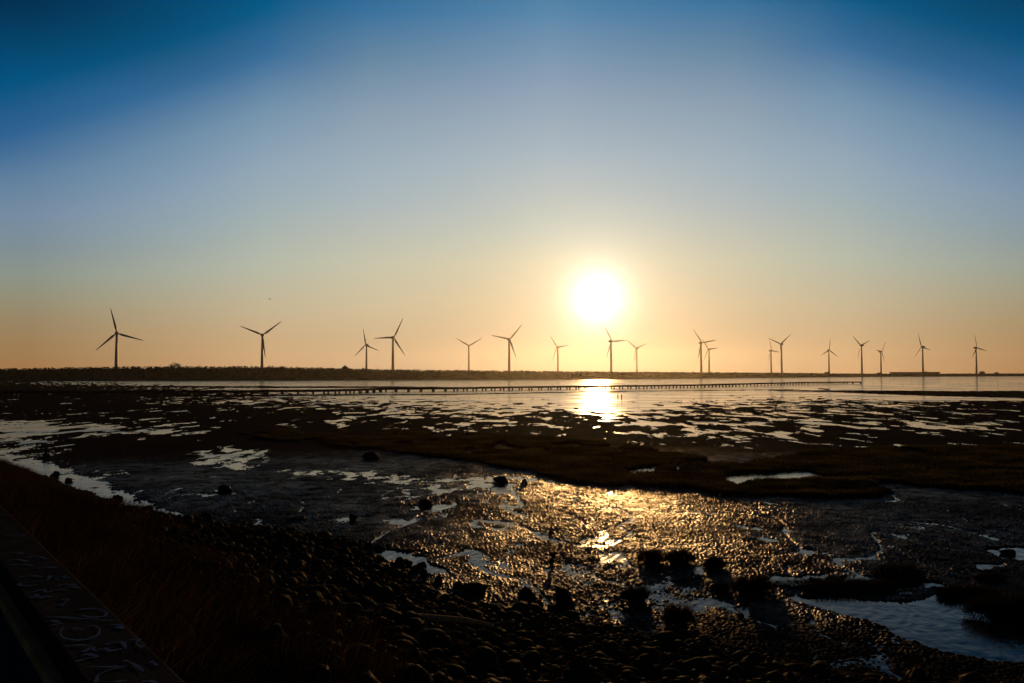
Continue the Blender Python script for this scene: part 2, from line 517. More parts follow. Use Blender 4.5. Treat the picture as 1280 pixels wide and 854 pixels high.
def water_material():
    m, nt, b = new_mat('shallow_tidal_water')
    N, L = nt.nodes, nt.links
    b.inputs['Base Color'].default_value = (.010, .013, .014, 1)
    b.inputs['IOR'].default_value = 1.12
    geo = N.new('ShaderNodeNewGeometry')
    st = N.new('ShaderNodeMapping'); st.inputs['Scale'].default_value = (.05, .16, 1)
    L.new(geo.outputs['Position'], st.inputs['Vector'])
    sn = N.new('ShaderNodeTexNoise'); sn.inputs['Scale'].default_value = 1.0; sn.inputs['Detail'].default_value = 5
    L.new(st.outputs['Vector'], sn.inputs['Vector'])
    rr_ = N.new('ShaderNodeMapRange')
    L.new(sn.outputs['Fac'], rr_.inputs[0])
    for i, k in enumerate((.45, .65, .03, .22)): rr_.inputs[1 + i].default_value = k
    L.new(rr_.outputs[0], b.inputs['Roughness'])
    mp = N.new('ShaderNodeMapping'); mp.inputs['Scale'].default_value = (1, 1, 1)
    mp.inputs['Rotation'].default_value = (0, 0, R(25))
    L.new(geo.outputs['Position'], mp.inputs['Vector'])
    wv = N.new('ShaderNodeTexWave'); wv.wave_type = 'BANDS'
    wv.inputs['Scale'].default_value = 1.3; wv.inputs['Distortion'].default_value = 9.0
    wv.inputs['Detail'].default_value = 2; wv.inputs['Detail Scale'].default_value = .8
    L.new(mp.outputs['Vector'], wv.inputs['Vector'])
    nz = N.new('ShaderNodeTexNoise'); nz.inputs['Scale'].default_value = 2.2; nz.inputs['Detail'].default_value = 4
    L.new(geo.outputs['Position'], nz.inputs['Vector'])
    ad = N.new('ShaderNodeMath'); ad.operation = 'MULTIPLY_ADD'; ad.inputs[1].default_value = .16
    L.new(wv.outputs['Fac'], ad.inputs[0]); L.new(nz.outputs['Fac'], ad.inputs[2])
    bp = N.new('ShaderNodeBump'); bp.inputs['Distance'].default_value = .045
    ln = N.new('ShaderNodeVectorMath'); ln.operation = 'LENGTH'; L.new(geo.outputs['Position'], ln.inputs[0])
    ms_ = N.new('ShaderNodeMapRange'); L.new(ln.outputs['Value'], ms_.inputs[0])
    for i, k in enumerate((15, 70, .35, .45)): ms_.inputs[1 + i].default_value = k
    L.new(ms_.outputs[0], bp.inputs['Strength'])
    L.new(ad.outputs[0], bp.inputs['Height'])
    L.new(bp.outputs['Normal'], b.inputs['Normal'])
    return m


# the water: a ring sheet at height zero, clear of the path behind the parapet
wa = np.linspace(0, 2 * np.pi, 97)[:-1]
wr = [3.0, 30, 300, 3900]
wv_ = np.array([[r * math.sin(a), r * math.cos(a), 0.0] for r in wr for a in wa])
wi = np.arange(len(wr) * 96).reshape(len(wr), 96)
wq = np.stack([wi[:-1], np.roll(wi, -1, 1)[:-1], np.roll(wi, -1, 1)[1:], wi[1:]], -1).reshape(-1, 4)[:, ::-1]
water = link('water', mesh_np('water', wv_, wq), water_material())
tag(water, 'still shallow water with bright sunset reflections lying between the mud banks', 'water', kind='structure')


def ground_z(xs, ys):
    h, w, mm, hb = ground_fields(np.asarray(xs, float), np.asarray(ys, float))
    return h


# ------------------------------------------------------------------ blades
def blades_mesh(name, base, height, lean, width, az_, tone, curl=.5):
    """every blade: a bent tapering strip of two segments"""
    n = len(base)
    base = np.asarray(base, float)
    d = np.stack([np.cos(az_), np.sin(az_), 0 * az_], -1)
    side = np.stack([-np.sin(az_ + 1.1), np.cos(az_ + 1.1), 0 * az_], -1)
    mid = base + d * (lean * height * .35)[:, None] + np.array([0, 0, 1]) * (height * .58)[:, None]
    tip = base + d * (lean * height * (.9 + curl * .3))[:, None] + np.array([0, 0, 1]) * (height * np.sqrt(np.maximum(1 - .35 * lean ** 2, .2)))[:, None]
    w = width[:, None]
    V = np.stack([base - side * w * .5, base + side * w * .5, mid - side * w * .38, mid + side * w * .38, tip], 1).reshape(-1, 3)
    o = np.arange(n) * 5
    Q = np.stack([o, o + 1, o + 3, o + 2], -1)
    T = np.stack([o + 2, o + 3, o + 4], -1)
    me = mesh_np(name, V, Q, T)
    a = me.attributes.new('tone', 'FLOAT', 'POINT')
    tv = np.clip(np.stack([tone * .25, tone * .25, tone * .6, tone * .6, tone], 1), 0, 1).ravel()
    a.data.foreach_set('value', np.ascontiguousarray(tv, np.float32))
    return me


# marsh belts
MARSH_LABEL = ['long dark belt of low marsh grass crossing the middle of the mud flat',
               'broad dark belt of low marsh grass running out of the flat beyond the bluish inlet',
               'low tongue of marsh grass lying just in front of the bluish inlet']
for P, lab, n in zip(MARSH, MARSH_LABEL, (120000, 110000, 30000)):
    pw = np.array([at(a, b)[:2] for a, b in P])
    lo, hi = pw.min(0) - 1, pw.max(0) + 1
    lo[0], hi[0] = max(lo[0], -60), min(hi[0], 55)
    c = RNG.uniform(lo, hi, (n * 4, 2))
    c = c[np.abs(c[:, 0]) < c[:, 1] * .76]
    px, py, _ = proj(c[:, 0], c[:, 1], 0.)
    c = c[in_poly(px, py, [(a, b) for a, b in P]) | (RNG.uniform(size=len(c)) < .12)]
    h, w, mk, hb = ground_fields(c[:, 0], c[:, 1])
    c, h = c[mk], h[mk]
    c, h = c[:n], h[:n]
    if P is not MARSH[0]:
        pass
    k = len(c)
    lum = np.clip(fbm(c[:, 0] * .5, c[:, 1] * .5, 3), -1.5, 2)
    hh = RNG.uniform(.06, .17, k) * (1 + .35 * lum)
    me = blades_mesh('marsh_grass', np.column_stack([c, h - .02]), hh, RNG.uniform(.1, .9, k), RNG.uniform(.02, .05, k),
                     RNG.uniform(0, 6.28, k), np.clip(RNG.uniform(0, .7, k) + .25 * lum, 0, 1))
    tag(link('marsh_grass', me, M_MARSH), lab, 'marsh grass', kind='stuff')

# dry grass on the bank above the stones
n = 260000
t_ = RNG.uniform(-2, 46, n)
s_ = RNG.uniform(.82, 7.5, n)
c = t_[:, None] * WU + s_[:, None] * WN
h, w, mk, hb = ground_fields(c[:, 0], c[:, 1])
clump = fbm(c[:, 0] * .8, c[:, 1] * .8, 3)
reach = np.interp(t_, [-2, 2, 5, 9, 14, 20, 30, 46], [1.2, 2.0, 3.0, 3.6, 4.2, 4.6, 4.6, 4.6])
dens = np.clip((reach - s_) / 1.2 + .5 + clump * .35, 0, 1)
pxb, pyb, dpb = proj(c[:, 0], c[:, 1], h)
mound = np.exp(-(((pxb - 400) / 90) ** 2 + ((pyb - 690) / 18) ** 2)) + np.exp(-(((pxb - 790) / 60) ** 2 + ((pyb - 792) / 14) ** 2)) \
    + .6 * np.exp(-(((pxb - 230) / 110) ** 2 + ((pyb - 670) / 22) ** 2))
dens = np.clip(dens + mound * .9, 0, 1)
dens = np.clip(dens + .10 * np.clip(clump + .6, 0, 1.5) * (s_ > reach), 0, 1)
near_full = np.interp(np.hypot(c[:, 0], c[:, 1]), [2, 6, 12, 40], [1, .9, .7, .5])
keep = (RNG.uniform(size=n) < dens * near_full) & (hb > .06) & (np.abs(c[:, 0]) < c[:, 1] * .8 + 1)
c, h, cl, s_, md = c[keep], h[keep], clump[keep], s_[keep], mound[keep]
k = len(c)
print('bank blades', k)
lowm = np.clip(md * 1.4, 0, 1)
hh = (RNG.uniform(.12, .42, k) * (1 + .3 * np.clip(cl, -1.5, 1.8)) * np.interp(s_, [.8, 3, 6], [1.0, .9, .55])) * (1 - .6 * lowm) * np.where(s_ > np.interp(c @ WU, [-2, 2, 5, 9, 14, 20, 30, 46], [1.2, 2.0, 3.0, 3.6, 4.2, 4.6, 4.6, 4.6]) + .9, .55, 1)
tone = np.clip(RNG.beta(.7, 4.5, k) + .10 * cl, 0, 1)
me = blades_mesh('bank_grass', np.column_stack([c, h - .03]), hh, RNG.uniform(.1, 1.0, k), RNG.uniform(.005, .012, k), RNG.normal(0.6, 1.3, k), tone)
tag(link('bank_grass', me, M_BANKG), 'dry reddish brown grass growing on the bank beside the graffiti covered parapet', 'grass', kind='stuff')


# ------------------------------------------------------------------ stones
def stone_verts(seed, sub=3, rough=.18, flat=.62):
    import bmesh
    bm = bmesh.new()
    bmesh.ops.create_icosphere(bm, subdivisions=sub, radius=1)
    rg = np.random.default_rng(seed)
    v = np.array([a.co[:] for a in bm.verts])
    f = np.array([[b.index for b in a.verts] for a in bm.faces])
    bm.free()
    d = np.zeros(len(v))
    for k in range(9):
        ax = rg.normal(size=3); ax /= np.linalg.norm(ax)
        d += np.sin(v @ ax * rg.uniform(1.2, 4.5) + rg.uniform(0, 6)) * rough / (2 + k * .4)
    v = v * (1 + d)[:, None] * np.array([1, rg.uniform(.65, .95), flat * rg.uniform(.8, 1.15)])
    return v, f


def boulder(seed, sub=4):
    import bmesh
    bm = bmesh.new(); bmesh.ops.create_icosphere(bm, subdivisions=sub, radius=1)
    rg = np.random.default_rng(seed)
    v = np.array([a.co[:] for a in bm.verts]); f = np.array([[b.index for b in a.verts] for a in bm.faces]); bm.free()
    v = v * np.array([1, rg.uniform(.7, .9), rg.uniform(.6, .9)])
    for k in range(11):
        ax = rg.normal(size=3); ax /= np.linalg.norm(ax)
        dd = v @ ax - rg.uniform(.42, .72)
        v = v - np.outer(np.maximum(dd, 0) * .92, ax)
    nz_ = np.zeros(len(v))
    for k in range(10):
        ax = rg.normal(size=3) * rg.uniform(2, 11)
        nz_ += np.sin(v @ ax + rg.uniform(0, 6)) * .05 / (1 + k * .25)
    return v * (1 + nz_)[:, None], f


STONES = [stone_verts(100 + k, 3) if k % 2 else boulder(150 + k, 3) for k in range(8)]
LOWST = [stone_verts(200 + k, 2) if k % 2 else boulder(250 + k, 2) for k in range(8)]
STONE_ME = [mesh_np('cobble', v, None, f, True) for v, f in STONES]
for a in STONE_ME: a.materials.append(M_COB)
n = 16000
t_ = RNG.uniform(-9, 30, n)
s_ = RNG.uniform(1.2, 12.5, n)
c = t_[:, None] * WU + s_[:, None] * WN
hz, w, mk, hb = ground_fields(c[:, 0], c[:, 1])
reach = np.interp(t_, [-9, -2, 2, 5, 9, 14, 30], [.5, .5, 1.6, 2.4, 3.2, 3.8, 4.4])
px, py, dep = proj(c[:, 0], c[:, 1], hz)
ok = (hb > .03) & (s_ > reach) & (px > -20) & (px < 1300) & (py < 900) & (RNG.uniform(size=n) < np.interp(px, [150, 350, 900, 1150], [.35, 1, 1, .35]))
c, hz, px, py, dep, hb = c[ok], hz[ok], px[ok], py[ok], dep[ok], hb[ok]
k = len(c)
sz = RNG.lognormal(math.log(.058), .52, k)
sz = np.clip(sz, .03, .22)
order = np.argsort(-(sz / dep) * (py < 852) * (hb > .1))
big = order[:300]; rest = order[300:]
print('cobbles', k)
first = True
for i in big:
    o = link('cobble', STONE_ME[int(RNG.integers(8))])
    o.location = (c[i, 0], c[i, 1], hz[i] + sz[i] * .06)
    o.scale = (sz[i],) * 3
    o.rotation_euler = (RNG.normal(0, .2), RNG.normal(0, .2), RNG.uniform(0, 6.28))
    tag(o, 'smooth dark rounded cobble among hundreds paving the slope below the grass', 'cobble', 'cobbles on the bank')
VV, FF, off = [], [], 0
for i in rest:
    v, f = LOWST[int(RNG.integers(8))]
    a = RNG.uniform(0, 6.28)
    ca, sa = math.cos(a), math.sin(a)
    p = v * sz[i]
    p = np.stack([p[:, 0] * ca - p[:, 1] * sa, p[:, 0] * sa + p[:, 1] * ca, p[:, 2]], -1) + np.array([c[i, 0], c[i, 1], hz[i] + sz[i] * .05])
    VV.append(p); FF.append(f + off); off += len(v)
o = link('pebble_bed', mesh_np('pebble_bed', np.concatenate(VV), None, np.concatenate(FF), True), M_COB)
tag(o, 'bed of small dark cobbles and pebbles covering the bank down to the mud', 'pebbles', 'cobbles on the bank', kind='stuff')

# single rocks: photo x, photo y of the foot, width and height in photo pixels
ROCKS = [
    (464, 575, 24, 10, 'dark flat rock just below the front edge of the long marsh belt'),
    (278, 616, 19, 13, 'rounded dark rock alone on the open mud beyond the bank'),
    (530, 633, 24, 10, 'low rock with a bright puddle on both sides of it'),
    (440, 653, 12, 11, 'small upright rock on the mud just beyond the grassy promontory'),
    (626, 604, 22, 9, 'dark rock at the edge of the golden mud near the marsh belt'),
    (656, 606, 9, 8, 'small pointed rock beside the larger rock near the marsh belt'),
    (527, 712, 15, 10, 'rock standing in the pale pool at the tip of the promontory'),
    (529, 722, 13, 10, 'rock at the near edge of the pale pool'),
    (548, 730, 12, 9, 'smaller rock in line with those beside the pale pool'),
    (508, 708, 14, 9, 'rock at the grassy shore of the pale pool'),
    (590, 745, 36, 16, 'wide dark boulder at the foot of the cobble bank'),
    (572, 736, 16, 10, 'rock left of the wide boulder at the foot of the bank'),
    (655, 758, 26, 24, 'tall dark boulder standing against the golden glitter'),
    (673, 762, 14, 12, 'low rock leaning on the tall dark boulder'),
    (706, 766, 28, 28, 'blocky dark boulder second in the row against the glitter'),
    (690, 770, 18, 12, 'low rock between the two boulders against the glitter'),
    (368, 652, 30, 5, 'long thin flat rock lying on the grey mud'),
    (66, 596, 14, 8, 'dark rock in the pale stream on the far left'),
    (84, 603, 12, 7, 'smaller rock downstream in the pale stream on the left'),
    (56, 573, 10, 7, 'far rock at the bend of the pale stream on the left'),
    (145, 625, 14, 8, 'rock where the pale stream reaches the bank'),
    (1265, 694, 22, 7, 'rock lying in the small blue pool at the right edge'),
    (927, 772, 10, 6, 'small rock in the puddle below the wide grass tuft'),
    (1020, 727, 18, 4, 'flat rock at the rim of the bright blue puddle'),
]
for i, (x, y, w_, h_, lab) in enumerate(ROCKS):
    g = at(x, y)
    mpp = g[1] / F
    v, f = boulder(500 + i)
    v = v / np.array([np.ptp(v[:, 0]), np.ptp(v[:, 1]), np.ptp(v[:, 2])])
    W_, H_ = w_ * mpp * .92, h_ * mpp * .85
    v = v * np.array([W_, W_ * .75, H_ * 1.5])
    o = link('rock', mesh_np('rock', v, None, f, True), M_ROCK)
    o.location = (g[0], g[1] + W_ * .3, max(float(ground_z([g[0]], [g[1]])[0]), 0) + H_ * .25)
    tag(o, lab, 'rock', 'rocks on the mud')


# ------------------------------------------------------------------ grass tufts on the mud
def tuft(x, y, w_, h_, lab, n=1300, flat=False):
    g = at(x, y)
    mpp = g[1] / F
    rx, hh = w_ * mpp * .5, h_ * mpp
    ry = rx * (.45 if flat else .75)
    cy = g[1] + ry
    a, r_ = RNG.uniform(0, 6.28, n), np.sqrt(RNG.uniform(0, 1, n))
    lob = 1 + .22 * np.sin(a * 3 + x) + .13 * np.sin(a * 5 + y)
    bx, by = np.cos(a) * r_ * rx * lob * .85, np.sin(a) * r_ * ry * lob * .85
    v, f = stone_verts(int(x), 3, .25, 1.)
    v = v * np.array([rx * .58, ry * .58, hh * .30])
    gz = max(float(ground_z([g[0]], [cy])[0]), 0)
    root = link('grass_tuft', mesh_np('grass_tuft', v, None, f, True), M_ROOT)
    root.location = (g[0], cy, gz)
    tag(root, lab, 'grass tuft', 'grass tufts on the mud')
    dome = np.sqrt(np.maximum(1 - r_ ** 2, 0))
    z0 = hh * .26 * dome
    bl = hh * RNG.uniform(.25, .85, n) * (.38 + .62 * dome) * np.where(RNG.uniform(size=n) < .08, 1.25, 1)
    me = blades_mesh('blades', np.column_stack([bx, by, z0]), bl, RNG.uniform(.2, 1.2, n) * (.35 + .95 * r_), np.full(n, max(.007, mpp * .55)) * RNG.uniform(.7, 1.3, n),
                     a + RNG.normal(0, .5, n), RNG.uniform(0, 1, n))
    link('blades', me, M_TUFT, root)


M_ROOT = simple_mat('tuft_root', (.006, .005, .004), (.016, .012, .007), 8., .9, .6, 20, .0)
for a in [
    (816, 707, 33, 24, 'dark grass tuft in the golden glitter, left one of the touching pair'),
    (852, 707, 40, 25, 'wider grass tuft touching its neighbour at the edge of the glitter'),
    (895, 712, 26, 19, 'small round grass tuft between two bright puddles'),
    (945, 746, 54, 30, 'broad spiky grass tuft at the left end of the blue puddle'),
    (797, 756, 36, 29, 'upright grass tuft in the glitter close to the cobble bank'),
    (850, 786, 40, 36, 'tallest near grass tuft rising where the glitter meets the bank'),
    (1136, 728, 66, 27, 'wide low grass tuft standing alone behind the long pool'),
    (902, 742, 26, 12, 'little flat grass tuft left of the broad spiky tuft'),
]:
    tuft(a[0], a[1], a[2], a[3] * .82, a[4])
tuft(1288, 786, 100, 38, 'big shaggy grass clump at the right edge hanging over the pool', 4000)
tuft(1215, 750, 80, 16, 'low grassy hummock behind the pool beside the big shaggy clump', 2500, True)
tuft(1075, 748, 190, 14, 'long narrow grassy ridge along the far side of the pool', 5000, True)
tuft(1245, 728, 44, 9, 'flat dark grass patch between the pool and the small blue puddle', 1200, True)


# ------------------------------------------------------------------ parapet with graffiti
CAPZ = 3.2
e0, e1 = at(235, 854, CAPZ)[:2], at(0, 630, CAPZ)[:2]
U = (e1 - e0) / np.linalg.norm(e1 - e0)
NN = np.array([U[1], -U[0]])
s_out = e0 @ NN
s_in = at(100, 845, CAPZ)[:2] @ NN
t0 = e0 @ U
print('parapet s', s_out, s_in, 'dir', U, WU)


def wall_box(mb, sa, sb, ta, tb, za, zb):
    p = NN * (sa + sb) / 2 + U * (ta + tb) / 2
    mb.box((p[0] - WO[0], p[1] - WO[1], (za + zb) / 2 - WO[2]), (tb - ta, abs(sb - sa), zb - za), math.atan2(U[1], U[0]))


WO = np.array([*(NN * s_out + U * t0), 2.0])
wall = empty('parapet_wall', WO)
tag(wall, 'low concrete parapet covered with pale blue graffiti, running along the path', 'parapet')
mb = MB(); wall_box(mb, s_in, s_out, -3.5, 70, CAPZ - .09, CAPZ)
cap = mb.build('coping', M_CONC, wall)
bv = cap.modifiers.new('bevel', 'BEVEL'); bv.width = .012; bv.segments = 3
RZ = CAPZ - .17
ra, rb = at(84.6, 854, RZ)[:2] @ NN, at(63, 854, RZ)[:2] @ NN
mb = MB(); wall_box(mb, s_in + .05, s_out - .03, -3.5, 70, 1.9, CAPZ - .09)
mb.build('wall_body', M_BLUEWALL, wall)
tj = at(52, 820, RZ)[:2] @ U
tt = [-3.5, tj - .006, tj + .006]
spans = [(-3.5, tj - .008), (tj + .008, tj + 3.2)]
while spans[-1][1] < 60: spans.append((spans[-1][1] + .016, spans[-1][1] + 3.2))
for a, b in spans:
    mb = MB(); wall_box(mb, rb, ra, a, b, RZ - .05, RZ)
    pl = mb.build('plank', M_RAIL, wall)
    bv = pl.modifiers.new('bevel', 'BEVEL'); bv.width = .006; bv.segments = 2
mb = MB(); wall_box(mb, rb + .015, s_in + .049, -3.5, 70, 1.9, RZ - .051)
mb.build('plinth', M_BLUEWALL, wall)

# graffiti strokes lying on the coping (outlines read off the photograph, in the plane of the coping)
Z3 = lambda pts: [(x / 3.65, 620 + y / 3.65) for x, y in pts]
STROKES = [Z3(s) for s in [
    [(20, 185), (60, 178), (118, 180)], [(60, 186), (112, 184)],
    [(10, 262), (60, 258), (110, 262), (70, 270), (150, 266)], [(120, 285), (165, 274), (215, 290)], [(30, 300), (80, 290), (130, 302), (180, 292)],
    [(170, 333), (205, 326), (262, 330)], [(40, 318), (95, 312), (150, 320)],
    [(228, 366), (225, 380), (190, 392), (130, 396), (92, 398), (84, 410), (130, 412), (170, 408)], [(90, 372), (150, 366), (206, 372)],
    [(262, 372), (290, 366), (322, 376)], [(286, 366), (296, 380)], [(250, 380), (280, 384)],
    [(262, 412), (300, 404), (352, 408)], [(300, 422), (330, 414), (368, 424)], [(250, 432), (320, 428)],
    [(150, 440), (200, 428), (212, 444), (240, 436)], [(132, 466), (190, 462), (240, 462)], [(160, 452), (196, 470)],
    [(280, 476), (318, 472), (282, 498), (310, 500), (268, 500)],
    [(362, 522), (410, 515), (462, 520), (490, 536), (476, 554), (420, 558), (372, 546)],
    [(212, 553), (290, 556), (380, 564), (520, 572)], [(232, 570), (262, 576), (286, 584), (236, 592)],
    [(290, 602), (272, 630), (290, 652), (350, 662), (410, 656), (452, 634), (456, 606), (430, 592), (402, 600)], [(330, 606), (384, 612)],
    [(500, 590), (542, 588), (568, 612), (524, 602)],
    [(300, 690), (352, 682), (420, 688)], [(380, 716), (424, 690), (430, 712), (480, 694), (500, 712), (556, 700)], [(480, 680), (560, 664), (574, 700)],
    [(348, 758), (400, 744), (452, 738), (404, 724), (366, 730)], [(590, 660), (640, 654), (618, 676), (652, 694)],
    [(410, 782), (480, 784), (580, 780), (500, 796), (444, 822), (440, 854)], [(566, 752), (612, 770), (656, 804)], [(690, 756), (716, 776)],
    [(650, 850), (680, 846), (720, 856)], [(520, 850), (580, 846)]]]
gv, gf = [], []
for st in STROKES:
    P = np.array([at(a, b, CAPZ)[:2] for a, b in st])
    # smooth the stroke
    tt_ = np.arange(len(P)); ts = np.linspace(0, len(P) - 1, (len(P) - 1) * 6 + 1)
    Q_ = np.column_stack([np.interp(ts, tt_, P[:, 0]), np.interp(ts, tt_, P[:, 1])])
    for _ in range(3):
        Q_[1:-1] = (Q_[:-2] + 2 * Q_[1:-1] + Q_[2:]) / 4
    tg = np.gradient(Q_, axis=0); tg /= np.linalg.norm(tg, axis=1)[:, None] + 1e-9
    nn = np.stack([-tg[:, 1], tg[:, 0]], -1)
    wd = .006 * (1 + .5 * np.sin(np.linspace(0, 9, len(Q_)) + P[0, 0] * 40))[:, None]
    i0 = len(gv)
    for a, b in zip(Q_ - nn * wd, Q_ + nn * wd):
        gv.append((a[0] - WO[0], a[1] - WO[1], CAPZ + .003 - WO[2])); gv.append((b[0] - WO[0], b[1] - WO[1], CAPZ + .003 - WO[2]))
    for j in range(len(Q_) - 1):
        gf.append((i0 + 2 * j, i0 + 2 * j + 2, i0 + 2 * j + 3, i0 + 2 * j + 1))
me = bpy.data.meshes.new('graffiti'); me.from_pydata(gv, [], gf); me.update()
link('graffiti', me, M_CHALK, wall)

# ------------------------------------------------------------------ far shore
SH = [(-900, 700), (-400, 780), (0, 840), (400, 815), (640, 830), (760, 880), (900, 1090), (1000, 1280), (1100, 1560), (1280, 1780), (1700, 2300)]
TOP = [(-900, 15), (-400, 15), (0, 13.2), (60, 14), (200, 15.4), (330, 14.9), (400, 13.4), (480, 11.4), (560, 10.4), (640, 9.6), (760, 8.7),
       (900, 8.3), (1000, 7.6), (1060, 6.7), (1140, 6.2), (1280, 6.6), (1700, 6)]


def shore_pt(px, extra=0.0):
    D = np.interp(px, [a for a, _ in SH], [b for _, b in SH]) + extra
    return (px - 640) / F * D, D


def top_h(px):
    return np.interp(px, [a for a, _ in TOP], [b for _, b in TOP])


xs = np.linspace(-900, 1700, 420)
prof = [(0, -.6), (7, 1.2), (14, 2.4), (60, 3.0), (900, 3.2), (1500, 3.2)]
lv = []
for e, z in prof:
    X, Y = shore_pt(xs, e)
    zz = z + (np.random.default_rng(3).normal(0, .1, len(xs)) if 0 < e < 50 else 0)
    dike = np.interp(xs, [700, 1000], [0, 1])
    zz = zz + dike * (2.4 if 5 < e < 100 else 0) * (1 if e > 10 else .6)
    lv.append(np.column_stack([X, Y, zz + 0 * X]))
lv = np.concatenate(lv)
li = np.arange(len(lv)).reshape(len(prof), len(xs))
lq = np.stack([li[:-1, :-1], li[:-1, 1:], li[1:, 1:], li[1:, :-1]], -1).reshape(-1, 4)
land = link('shore_land', mesh_np('shore_land', lv, lq, None, True), M_LAND)
tag(land, 'low dark strip of land along the horizon behind the water', 'shore', kind='structure')

# wood on the far shore: one mass of foliage
n = 60000
px = RNG.uniform(-700, 1500, n)
e = 6 + 60 * RNG.uniform(0, 1, n) ** 1.5
X, Y = shore_pt(px, e)
tp = top_h(px)
tree_r = (perlin(X * .11, Y * .05 + 3) * .06 + perlin(X * .35, Y * .2) * .06 + perlin(X * .03, 0 * X) * .05) * np.interp(px, [300, 600], [1, .5])
tp = 2.5 + (tp - 2.5) * (1 + tree_r) * np.interp(e, [6, 20, 66], [.62, 1, 1])
u = RNG.uniform(0, 1, n) ** .7
Z = 1.2 + (tp - 1.6) * u
Z = np.where(px > 960, np.minimum(Z, tp), Z)
szq = RNG.uniform(.5, 1.25, n)
a, b_ = RNG.uniform(0, 6.28, n), RNG.uniform(-1.2, 1.2, n)
d1 = np.stack([np.cos(a), np.sin(a), 0 * a], -1)
d2 = np.stack([-np.sin(a) * np.sin(b_), np.cos(a) * np.sin(b_), np.cos(b_)], -1)
ctr = np.stack([X, Y, Z], -1)
V = np.stack([ctr - d1 * szq[:, None], ctr - d2 * szq[:, None] * .8, ctr + d1 * szq[:, None], ctr + d2 * szq[:, None] * .8], 1).reshape(-1, 3)
xc = np.linspace(-760, 1560, 1400)
core = []
for e_, k_ in ((8, .0), (10, .5), (16, .74), (30, .86), (55, .84), (62, 0)):
    X, Y = shore_pt(xc, e_)
    tr_ = perlin(X * .11, Y * .05 + 3) * .10 + perlin(X * .35, Y * .2) * .10 + perlin(X * .03, 0 * X) * .08
    core.append(np.column_stack([X, Y + perlin(X * .3, Y) * 1.2, 1.0 + (top_h(xc) - 1.2) * k_ * (1 + tr_)]))
ci_ = np.arange(len(xc) * len(core)).reshape(len(core), -1)
cq_ = np.stack([ci_[:-1, :-1], ci_[:-1, 1:], ci_[1:, 1:], ci_[1:, :-1]], -1).reshape(-1, 4)
V = np.concatenate([V, np.concatenate(core)])
Qs = np.concatenate([np.arange(n * 4).reshape(-1, 4), cq_ + n * 4])
fol = link('far_treeline', mesh_np('far_treeline', V, Qs), M_TREES)
tag(fol, 'distant dark wood along the far shore, tallest at the left', 'treeline', kind='stuff')


def clump_tree(px_, top_py, wpx, extra, lab):
    X, D = shore_pt(px_, extra)
    g = empty('round_tree', (X, D, 3.0))
    tag(g, lab, 'tree')
    top = at_y(px_, top_py, D)[2] - 3
    mb = MB(); mb.tube([(0, 0, -.3), (.1, 0, top * .35), (0, .1, top * .62)], [.35, .26, .12], 8)
    mb.build('trunk', M_TIMBER, g)
    r = wpx * D / F / 2
    k = 900
    d = RNG.normal(size=(k, 3)); d /= np.linalg.norm(d, axis=1)[:, None]
    rad = RNG.uniform(.3, 1, k) ** .5 * (1 + .25 * np.sin(d[:, 0] * 5 + px_) * np.sin(d[:, 2] * 4))
    ctr = d * rad[:, None] * np.array([r, r, top * .32]) + np.array([0, 0, top * .68])
    q1, q2 = RNG.normal(size=(k, 3)), RNG.normal(size=(k, 3))
    q1 *= .45 / np.linalg.norm(q1, axis=1)[:, None]; q2 *= .45 / np.linalg.norm(q2, axis=1)[:, None]
    V = np.stack([ctr - q1, ctr - q2, ctr + q1, ctr + q2], 1).reshape(-1, 3)
    link('crown', mesh_np('crown', V, np.arange(k * 4).reshape(-1, 4)), M_TREES, g)


clump_tree(219, 453.5, 15, 45, 'round tree crown rising above the far wood between the two leftmost turbines')
clump_tree(431, 457.2, 8, 60, 'small tree top above the wood just left of a small turbine')


# ------------------------------------------------------------------ distant buildings and mast
def house(px_, py_top, wpx, D, lab, roof=True, base=2.5):
    X = (px_ - 640) / F * D
    top = at_y(px_, py_top, D)[2]
    w_ = wpx * D / F
    g = empty('small_building' if roof else 'long_building', (X, D, base))
    tag(g, lab, 'building')
    hh = top - base
    mb = MB(); mb.box((0, 0, hh * .38), (w_, 8, hh * .76)); mb.build('wall', M_HOUSE, g)
    mb = MB()
    if roof:
        i = len(mb.v)
        z0, z1, a, b = hh * .762, hh, w_ * .56, 4.6
        mb.v += [(-a, -b, z0), (a, -b, z0), (a, b, z0), (-a, b, z0), (-a * .6, 0, z1), (a * .6, 0, z1)]
        mb.f += [(0, 1, 5, 4), (2, 3, 4, 5), (1, 2, 5), (3, 0, 4), (3, 2, 1, 0)]
    else:
        mb.box((0, 0, hh * .88), (w_ * 1.02, 9, hh * .24))
    mb.build('roof', M_HOUSE, g)
    m2 = MB(); m2.box((0, -4.03, 1.1), (1.4, .06, 2.2)); m2.build('door', M_TIMBER, g)


house(1143, 465.1, 60, 1720, 'long low flat roofed building on the dike, right of centre horizon', False, 4.6)
house(1033, 465.0, 4.5, 1500, 'tiny hut at the foot of the turbine with one blade straight up', True, 4.6)
house(1098, 465.8, 3.5, 1640, 'tiny hut left of the long low building', True, 4.6)
house(1157, 464.4, 3.5, 1700, 'small rooftop hut behind the long low building', True, 4.6)
house(1227, 464.2, 4.5, 1760, 'gabled hut at the foot of the rightmost turbine', True, 4.6)
house(1245, 465.4, 3.0, 1790, 'smallest hut on the dike near the right end', True, 4.6)
X, D = shore_pt(574, 80)
g = empty('lattice_mast', (X, D, 3)); tag(g, 'thin mast above the far shore left of a hazy turbine', 'mast')
zt = at_y(574, 456.5, D)[2] - 3
mb = MB(); mb.tube([(0, 0, 0), (0, 0, zt * .6), (0, 0, zt)], [.25, .2, .1], 6); mb.build('pole', M_STEEL, g)
